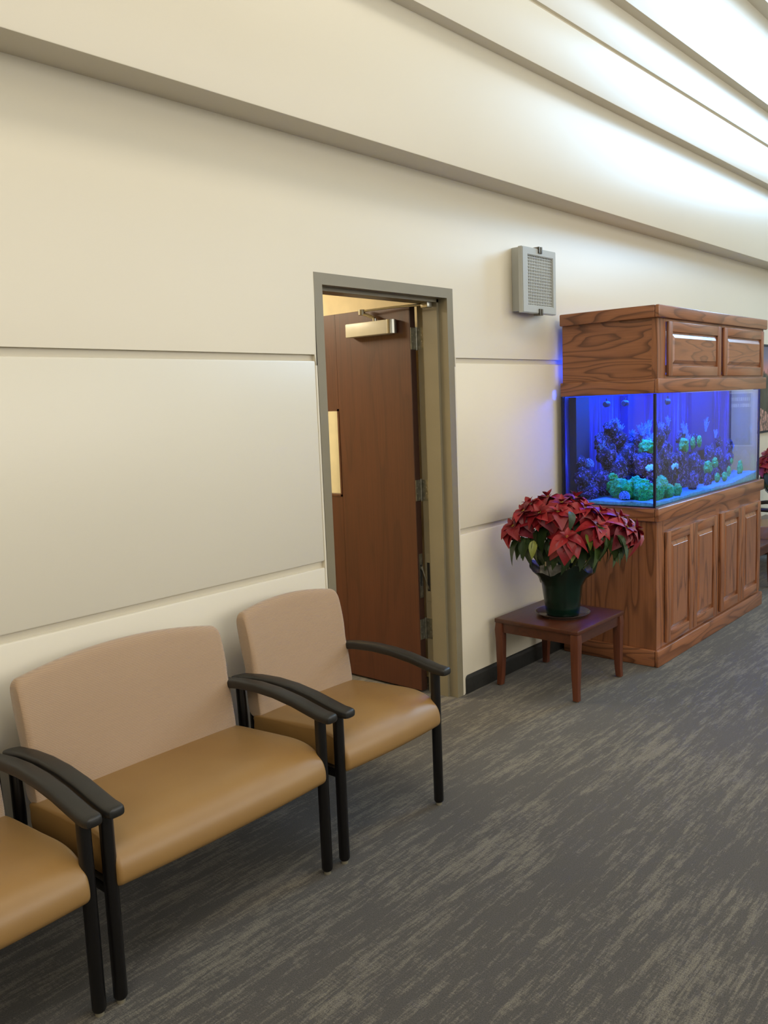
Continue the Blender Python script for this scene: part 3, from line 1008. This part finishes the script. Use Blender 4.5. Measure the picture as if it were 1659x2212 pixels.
for z in (sz1 - 0.026, sz0 - 0.010):
    cb = bmesh.new()
    xm = 4.318
    box(cb, xm - 0.018, xm - 0.006, -0.108, -0.066, z, z + 0.036, 0.001, 1)
    box(cb, xm + 0.006, xm + 0.018, -0.108, -0.066, z, z + 0.036, 0.001, 1)
    box(cb, xm - 0.018, xm + 0.018, -0.104, -0.100, z, z + 0.036)
    finish('clip', cb, M['clip'], sc)

# ------------------------------------------------------------------ aquarium stand
AX0, AX1, AYF, AYB = 4.668, 6.500, -0.640, -0.040
st = tag(empty('aquarium_stand', (0, 0, 0)), 'oak cabinet stand with four raised panel doors under the blue aquarium', 'cabinet')
finish('side_panel', B(AX0, AX0 + 0.02, AYF + 0.0205, AYB, 0.0, 0.9), M['oak_v'], st, smooth=False)
finish('side_panel', B(AX1 - 0.02, AX1, AYF + 0.0205, AYB, 0.0, 0.9), M['oak_v'], st, smooth=False)
finish('bottom_panel', B(AX0 + 0.02, AX1 - 0.02, AYF + 0.03, AYB, 0.08, 0.10), M['oak_x'], st, smooth=False)
for a, b in ((AX0, 4.775), (5.60, 5.665), (6.465, AX1)):
    finish('face_stile', B(a, b, AYF - 0.002, AYF + 0.02, 0.0, 0.9), M['oak_v'], st, smooth=False)
for a, b in ((4.775, 5.60), (5.665, 6.465)):
    for z0, z1 in ((0.785, 0.9), (0.0, 0.125)):
        finish('face_rail', B(a, b, AYF - 0.002, AYF + 0.02, z0, z1), M['oak_x'], st, smooth=False)

def trim_ring(parent, x0, x1, yf, yb, z0, z1, th, names=('trim', 'trim', 'trim'), bev=0.006):
    finish('trim', B(x0, x1, yf, yf + th, z0, z1, bev), M['oak_x'], parent)
    finish('trim', B(x0, x0 + th, yf + th, yb, z0, z1, bev), M['oak_y'], parent)
    finish('trim', B(x1 - th, x1, yf + th, yb, z0, z1, bev), M['oak_y'], parent)
trim_ring(st, AX0 - 0.026, AX1 + 0.012, AYF - 0.026, AYB, 0.0, 0.100, 0.024, bev=0.008)
trim_ring(st, AX0 - 0.026, AX1 + 0.012, AYF - 0.026, AYB, 0.868, 0.948, 0.026, bev=0.008)
finish('cabinet_top', B(AX0 - 0.002, AX1 - 0.012, AYF + 0.0005, AYB, 0.925, 0.948), M['oak_x'], st, smooth=False)

def raised_door(parent, x0, x1, z0, z1, yf, stile, horiz=False):
    """cabinet door: frame, recessed groove, bevelled raised field"""
    mat = M['oak_panel_x'] if horiz else M['oak_panel']
    d = empty('cabinet_door', (0, 0, 0))
    d.parent = parent
    th = 0.019
    finish('stile', B(x0, x0 + stile, yf - th, yf - 0.002, z0, z1, 0.003), M['oak_v'], d)
    finish('stile', B(x1 - stile, x1, yf - th, yf - 0.002, z0, z1, 0.003), M['oak_v'], d)
    finish('rail', B(x0 + stile, x1 - stile, yf - th, yf - 0.002, z0, z0 + stile, 0.003), M['oak_x'], d)
    finish('rail', B(x0 + stile, x1 - stile, yf - th, yf - 0.002, z1 - stile, z1, 0.003), M['oak_x'], d)
    bm = bmesh.new()
    a = (x0 + stile, x1 - stile, z0 + stile, z1 - stile)
    def rg(ins, y):
        return [bm.verts.new(p) for p in ((a[0] + ins, y, a[2] + ins), (a[1] - ins, y, a[2] + ins), (a[1] - ins, y, a[3] - ins), (a[0] + ins, y, a[3] - ins))]
    rs = [rg(-0.002, yf - 0.006), rg(0.008, yf - 0.006), rg(0.032, yf - 0.016), rg(0.0335, yf - 0.018)]
    for r0, r1 in zip(rs, rs[1:]):
        for k in range(4):
            bm.faces.new((r0[k], r0[(k + 1) % 4], r1[(k + 1) % 4], r1[k]))
    bm.faces.new(rs[-1])
    finish('raised_panel', bm, mat, d, smooth=False)
    return d
for x0, x1 in ((4.780, 5.187), (5.191, 5.598), (5.668, 6.064), (6.068, 6.466)):
    raised_door(st, x0, x1, 0.118, 0.792, AYF - 0.0, 0.062)

# ------------------------------------------------------------------ aquarium tank
tk = tag(empty('fish_tank', (0, 0, 0)), 'large glass reef aquarium glowing blue between oak stand and oak canopy', 'aquarium')
TX0, TX1, TYF, TYB, TZ0, TZ1 = 4.650, 6.462, -0.640, -0.042, 0.950, 1.606
gt = 0.010
finish('glass_pane', B(TX0 + 0.006, TX1 - 0.006, TYF, TYF + gt, TZ0, TZ1), M['pane'], tk, smooth=False)
finish('glass_pane', B(TX0, TX0 + gt, TYF + gt, TYB, TZ0, TZ1), M['pane'], tk, smooth=False)
finish('glass_pane', B(TX1 - gt, TX1, TYF + gt, TYB, TZ0, TZ1), M['pane'], tk, smooth=False)
finish('back_panel', B(TX0 + 0.013, TX1 - 0.013, TYB - 0.014, TYB - 0.006, TZ0 + 0.004, TZ1), M['tank_back'], tk, smooth=False)
finish('bottom_panel', B(TX0 + 0.002, TX1 - 0.002, TYF + 0.002, TYB, TZ0 - 0.0015, TZ0 + 0.003), M['silicone'], tk, smooth=False)
for x, y in ((TX0 + 0.0045, TYF + 0.0045), (TX1 - 0.0045, TYF + 0.0045), (TX0 + 0.004, TYB - 0.003), (TX1 - 0.004, TYB - 0.003)):
    finish('corner_seal', B(x - 0.0065, x + 0.0065, y - 0.0065, y + 0.0065, TZ0, TZ1), M['silicone'], tk, smooth=False)
wbm = bmesh.new()
fs = box(wbm, TX0 + 0.0125, TX1 - 0.0125, TYF + 0.0125, TYB - 0.003, TZ0 + 0.0035, 1.6045)
bmesh.ops.recalc_face_normals(wbm, faces=wbm.faces)
for f_ in wbm.faces:
    if f_.normal.z > 0.9: f_.material_index = 1
finish('water', wbm, None, tk, smooth=False, mats=[M['water'], M['water_top']])
# sand bed, banked towards the right end
sb = bmesh.new()
NX, NY = 90, 26
x0, x1, y0, y1 = TX0 + 0.016, TX1 - 0.016, TYF + 0.016, TYB - 0.016
def sand_h(x, y):
    n = noise.noise(Vector((x * 5, y * 5, 3.0))) * 0.016 + noise.noise(Vector((x * 16, y * 16, 1.0))) * 0.007
    return 0.975 + n + max(0, x - 6.0) * 0.075
grid = [[sb.verts.new((x0 + (x1 - x0) * i / NX, y0 + (y1 - y0) * j / NY, 0)) for j in range(NY + 1)] for i in range(NX + 1)]
for col in grid:
    for v in col: v.co.z = max(0.958, sand_h(v.co.x, v.co.y))
for i in range(NX):
    for j in range(NY):
        sb.faces.new((grid[i][j], grid[i + 1][j], grid[i + 1][j + 1], grid[i][j + 1]))
def skirt(vs):
    lo = [sb.verts.new((v.co.x, v.co.y, 0.955)) for v in vs]
    for k in range(len(vs) - 1):
        sb.faces.new((vs[k], lo[k], lo[k + 1], vs[k + 1]))
skirt([c[0] for c in grid]); skirt([c[-1] for c in grid]); skirt(grid[0]); skirt(grid[-1])
finish('sand_bed', sb, M['sand'], tk, angle=70)
finish('overflow_box', B(4.735, 4.97, -0.105, -0.058, 0.98, 1.60), M['dark'], tk, smooth=False)
ob = simple('blue_grey_overflow', srgb(22, 26, 78), 0.5)
finish('overflow_box', B(5.72, 6.07, -0.110, -0.058, 1.20, 1.60), ob, tk, smooth=False)

def blob(r, seed, sub=3, amp=0.35, freq=1.6, sq=(1, 1, 1)):
    bm = bmesh.new()
    bmesh.ops.create_icosphere(bm, subdivisions=sub, radius=1.0)
    off = Vector((seed * 3.1, seed * 1.7, seed * 0.9))
    for v in bm.verts:
        n = v.co.normalized()
        d = 1 + amp * noise.noise(n * freq + off) + amp * 0.55 * noise.noise(n * freq * 3.1 + off) + amp * 0.25 * noise.noise(n * freq * 7 + off)
        v.co = Vector((n.x * d * r * sq[0], n.y * d * r * sq[1], n.z * d * r * sq[2]))
    return bm
def clampx(x, y, r):
    return min(max(x, TX0 + 0.024 + r), TX1 - 0.024 - r), min(max(y, TYF + 0.026 + r), TYB - 0.024 - r)

rocks = [(4.76, -0.088, 1.109, 0.058), (4.8, -0.133, 1.014, 0.07), (4.74, -0.2, 1.0, 0.052), (4.78, -0.104, 1.195, 0.041), (5.02, -0.231, 1.401, 0.047), (4.98, -0.189, 1.316, 0.059), (5.1, -0.256, 1.34, 0.053), (4.98, -0.22, 1.229, 0.071), (5.15, -0.285, 1.221, 0.078), (5.0, -0.274, 1.142, 0.076), (5.2, -0.336, 1.16, 0.072), (4.88, -0.217, 1.076, 0.07), (5.4, -0.269, 1.313, 0.049), (5.3, -0.373, 1.17, 0.066), (5.278, -0.15, 1.367, 0.049), (5.177, -0.2, 1.299, 0.054), (5.183, -0.25, 1.181, 0.066), (5.477, -0.2, 1.22, 0.063), (5.297, -0.35, 1.084, 0.073), (5.631, -0.25, 1.132, 0.077), (5.734, -0.15, 1.281, 0.046), (5.471, -0.4, 1.024, 0.062), (5.942, -0.2, 1.172, 0.067), (6.111, -0.2, 1.144, 0.061), (6.362, -0.15, 1.204, 0.049), (5.704, -0.42, 1.002, 0.051), (6.196, -0.12, 1.238, 0.045), (6.288, -0.2, 1.097, 0.056), (6.38, -0.16, 1.116, 0.043),
         (5.05, -0.16, 1.03, 0.08), (5.28, -0.17, 1.05, 0.09), (5.52, -0.16, 1.05, 0.09), (5.80, -0.16, 1.05, 0.09), (6.04, -0.16, 1.04, 0.08), (6.23, -0.15, 1.02, 0.07)]
COLS = (('leftmost', 4.86), ('second', 5.04), ('third', 5.20), ('fourth', 5.36), ('fifth', 5.56), ('sixth', 5.78), ('seventh', 6.06), ('rightmost', 9.0))
def rock_col(x): return next(k for k, (n, lim) in enumerate(COLS) if x < lim)
def rock_label(i):
    c = rock_col(rocks[i][0])
    peers = sorted((k for k in range(len(rocks)) if rock_col(rocks[k][0]) == c), key=lambda k: -rocks[k][2])
    r = peers.index(i)
    rank = 'bottom' if r == len(peers) - 1 else ('topmost', 'second from top', 'third from top', 'fourth from top', 'fifth from top')[r]
    return 'dark reef rock, %s in the %s rock pile%s' % (rank, COLS[c][0], '' if c in (0, 7) else ' from the left')
for i, (x, y, z, r) in enumerate(rocks):
    r *= 1.02
    x, y = clampx(x, y, r * 1.15)
    z = max(z, 0.962 + r * 0.9)
    o = finish('reef_rock', blob(r, i + 1, 3, 0.42, 1.7, (1, 0.9, 1)), M['rock'], loc=(round(x, 3), round(y, 3), round(z, 3)), angle=80)
    tag(o, rock_label(i), 'rock', 'reef rocks in the aquarium')

moss = [(4.85, -0.372, 1.031, 0.077), (4.95, -0.428, 1.035, 0.075), (4.86, -0.487, 0.985, 0.060), (4.9, -0.285, 1.094, 0.035), (4.88, -0.279, 1.049, 0.04), (5.35, -0.366, 1.262, 0.055), (5.0, -0.5, 0.996, 0.052), (5.125, -0.5, 0.994, 0.047), (4.926, -0.50, 1.04, 0.04),
        (5.606, -0.25, 1.267, 0.029), (5.714, -0.25, 1.273, 0.029), (5.741, -0.38, 1.092, 0.051), (5.884, -0.36, 1.113, 0.039), (5.82, -0.47, 1.017, 0.035), (5.958, -0.47, 1.011, 0.036), (6.087, -0.42, 1.038, 0.027), (6.309, -0.42, 1.039, 0.041), (6.24, -0.32, 1.098, 0.021)]
moss_labels = ['bulging green mossy coral, the biggest mound low behind the left glass', 'green mossy coral mound right beside the biggest mound, near the front corner', 'green coral mound on the sand at the foot of the biggest mound', 'small green coral knob on top left behind the biggest mound', 'dim green coral lump under the small knob left of the biggest mound',
               'rounded green coral head halfway up the rocks by the front corner', 'green coral mound on the sand just right of the front glass corner', 'green coral mound on the sand, second right of the front glass corner', 'green coral lump between the big mounds and the front glass corner',
               'small green coral knob high on the rocks, left of a matching pair', 'small green coral knob high on the rocks, right of a matching pair', 'large bushy green coral in the middle of the front glass', 'green coral tuft touching the right shoulder of the large bushy coral', 'low green coral cushion on the sand below the large bushy coral', 'low green coral cushion on the sand, right of its twin cushion',
               'small upright green coral right of the two low cushions', 'tall oval green coral nearest the right end of the tank', 'tiny green coral above and left of the tall oval coral']
for i, (x, y, z, r) in enumerate(moss):
    x, y = clampx(x, y, r * 1.1)
    z = max(z, 0.962 + r * 0.85)
    up = 1.35 if i in (15, 16, 9, 10) else 0.92
    o = finish('green_coral', blob(r, i + 51, 4, 0.30, 2.6, (1, 1, up)), M['moss'], loc=(round(x, 3), round(y, 3), round(z, 3)), angle=80)
    tag(o, moss_labels[i], 'coral', 'green corals')

# clam, flower corals, branching corals
cm = bmesh.new()
for k in range(14):
    a = k / 13 * PI * 1.1 - 0.2
    p = Vector((math.cos(a) * 0.034, 0.010 * math.sin(k * 1.7), math.sin(a) * 0.014 + 0.004 * math.sin(k * 2.3)))
    bmesh.ops.create_icosphere(cm, subdivisions=2, radius=0.011, matrix=Matrix.Translation(p))
tag(finish('clam', cm, M['clam'], loc=(5.13, -0.455, 1.146), angle=80), 'bright cyan wavy clam perched on rock near the front glass corner', 'clam')
for i, (x, y, z, r, lb) in enumerate([(4.745, -0.418, 1.0, 0.033, 'spiky blue flower coral on the sand in front of the biggest green mound'), (4.83, -0.15, 1.185, 0.035, 'spiky blue flower coral on the low rocks by the dark overflow column')]):
    fb = bmesh.new()
    rnd = random.Random(i + 3)
    bmesh.ops.create_icosphere(fb, subdivisions=2, radius=r * 0.55)
    for k in range(46):
        zz = 1 - 1.5 * (k + 0.5) / 46
        a = k * 2.39996
        q = math.sqrt(max(0, 1 - zz * zz))
        d = Vector((q * math.cos(a), q * math.sin(a), zz))
        tube(fb, [d * r * 0.5, d * r * 0.85, d * r * 1.05], [r * 0.11, r * 0.09, r * 0.13], 5)
    tag(finish('flower_coral', fb, M['branch'], loc=(x, y, z), angle=80), lb, 'coral', 'blue flower corals')
branch = [(5.4, -0.316, 1.372, 0.043, 'branching pale blue coral high on the rocks beside the front corner'), (5.45, -0.328, 1.305, 0.037, 'branching pale blue coral just below the high one by the front corner'), (5.872, -0.2, 1.363, 0.044, 'tall thin branching coral sticking up in front of the blue grey overflow box'),
          (5.12, -0.249, 1.389, 0.042, 'branching blue coral on the summit of the left rock pile'), (5.283, -0.18, 1.42, 0.037, 'branching blue coral on the summit just right of the front corner'), (6.41, -0.16, 1.182, 0.036, 'small branching coral at the right rear end of the reef'),
          (5.549, -0.2, 1.338, 0.032, 'short branching coral between summit and middle of the reef'), (6.097, -0.15, 1.30, 0.034, 'branching blue coral on the right rock shoulder'), (4.93, -0.207, 1.289, 0.035, 'branching blue coral on the left slope of the left rock pile')]
for i, (x, y, z, r, lb) in enumerate(branch):
    bb = bmesh.new()
    rnd = random.Random(i + 30)
    up = 2.0 if i == 2 else 1.0
    for k in range(16):
        d = Vector((rnd.uniform(-1, 1), rnd.uniform(-0.6, 0.6), rnd.uniform(0.25, 1.1) * up)).normalized() * r * rnd.uniform(0.8, 1.3) * (1.3 if up > 1 else 1)
        b0 = Vector((rnd.uniform(-.25, .25) * r, rnd.uniform(-.25, .25) * r, -r * 0.7))
        m_ = b0.lerp(d, 0.55) + Vector((rnd.uniform(-.15, .15), rnd.uniform(-.1, .1), 0)) * r
        tube(bb, [b0, m_, d], [r * 0.13, r * 0.10, r * 0.06], 6)
        d2 = m_ + Vector((rnd.uniform(-1, 1), rnd.uniform(-.6, .6), rnd.uniform(0.1, 0.8))).normalized() * r * 0.5
        tube(bb, [m_, d2], [r * 0.08, r * 0.05], 5)
    tag(finish('branching_coral', bb, M['branch'], loc=(x, y, z), angle=80), lb, 'coral', 'branching corals')
# powerheads hanging just under the canopy
for x, y, lb in ((5.0, -0.214, 'dark water pump hanging at the tank top over the left rock pile'), (5.2, -0.268, 'dark water pump hanging at the tank top, nearer the front corner')):
    pb = bmesh.new()
    tube(pb, [(-0.035, 0, 0), (-0.02, 0, 0), (0.025, 0, 0.0), (0.035, 0, 0)], [0.014, 0.020, 0.018, 0.010], 14)
    box(pb, -0.006, 0.006, -0.004, 0.004, 0.015, 0.034)
    tag(finish('water_pump', pb, M['led'], loc=(x, y, 1.552)), lb, 'pump', 'water pumps')

# ------------------------------------------------------------------ canopy
cn = tag(empty('aquarium_canopy', (0, 0, 0)), 'oak canopy with two raised panel doors on top of the aquarium', 'cabinet')
CZ0, CZ1 = 1.607, 2.10
finish('side_panel', B(AX0 + 0.002, AX0 + 0.020, AYF + 0.0185, AYB, 1.66, 2.06), M['oak_y'], cn, smooth=False)
finish('side_panel', B(AX1 - 0.016, AX1 + 0.004, AYF + 0.0185, AYB, 1.66, 2.06), M['oak_y'], cn, smooth=False)
for a, b in ((AX0 + 0.002, 4.785), (5.625, 5.675), (6.47, AX1 + 0.004)):
    finish('face_stile', B(a, b, AYF - 0.002, AYF + 0.018, 1.66, 2.06), M['oak_v'], cn, smooth=False)
for a, b in ((4.785, 5.625), (5.675, 6.47)):
    for z0, z1 in ((1.66, 1.71), (2.01, 2.06)):
        finish('face_rail', B(a, b, AYF - 0.002, AYF + 0.018, z0, z1), M['oak_x'], cn, smooth=False)
finish('corner_bead', B(AX0 + 0.0005, AX0 + 0.012, AYF - 0.0035, AYF + 0.030, 1.69, 2.03), M['oak_v'], cn, smooth=False)
finish('spill_block_rail', B(AX0 + 0.02, AX1 - 0.016, AYB - 0.012, AYB, 1.607, 1.705), M['oak_x'], cn, smooth=False)  # unseen rail added to block lamp spill onto the wall behind
finish('top_panel', B(AX0, AX1, AYF + 0.005, AYB, 2.062, 2.076), M['oak_x'], cn, smooth=False)
trim_ring(cn, AX0 - 0.034, AX1 + 0.014, AYF - 0.028, AYB, 2.030, 2.100, 0.026, bev=0.007)
trim_ring(cn, AX0 - 0.032, AX1 + 0.014, AYF - 0.026, AYB, 1.607, 1.690, 0.026, bev=0.006)
raised_door(cn, 4.790, 5.622, 1.703, 2.014, AYF, 0.058, True)
raised_door(cn, 5.680, 6.468, 1.703, 2.014, AYF, 0.058, True)
lamp = tag(empty('aquarium_lamp', (5.55, -0.33, 1.72)), 'long blue lamp bar hidden inside the oak canopy', 'lamp')
finish('housing', B(-0.80, 0.80, -0.13, 0.13, 0.01, 0.06, 0.008), M['led'], lamp)

# ------------------------------------------------------------------ framed print on the wall beyond
pc = tag(empty('framed_picture', (0, 0, 0)), 'framed landscape print of dark trees and pink dusk sky on the wall beyond the aquarium', 'picture')
finish('print', B(8.32, 9.58, -0.020, -0.016, 1.20, 2.01), M['print'], pc, smooth=False)
pf = bmesh.new()
box(pf, 8.30, 9.60, -0.024, -0.001, 2.005, 2.025); box(pf, 8.30, 9.60, -0.024, -0.001, 1.185, 1.205)
box(pf, 8.30, 8.325, -0.024, -0.001, 1.185, 2.025); box(pf, 9.575, 9.60, -0.024, -0.001, 1.185, 2.025)
finish('frame', pf, M['dark'], pc, smooth=False)

nb = tag(empty('notice_board', (XR, -3.285, 0)), 'pale framed notice board on the far end wall, mirrored faintly in the tank glass', 'board')
finish('board', B(-0.020, -0.001, -0.17, 0.17, 0.72, 1.54), simple('board_grey', srgb(96, 100, 104), 0.6), nb, smooth=False)
for a, b, c, d in ((-0.19, -0.17, 0.70, 1.56), (0.17, 0.19, 0.70, 1.56), (-0.17, 0.17, 1.54, 1.56), (-0.17, 0.17, 0.70, 0.72)):
    finish('frame', B(-0.030, -0.001, a, b, c, d), M['diffuser'], nb, smooth=False)
for z in (1.425, 1.325):
    lt = bmesh.new()
    rnd = random.Random(int(z * 1000))
    y = -0.14
    while y < 0.13:
        wd = rnd.uniform(0.012, 0.022)
        box(lt, -0.0225, -0.0195, y, y + wd, z, z + 0.055)
        y += wd + (0.022 if rnd.random() < 0.2 else 0.007)
    tag(finish('lettering', lt, M['diffuser'], nb, smooth=False), kind='stuff')
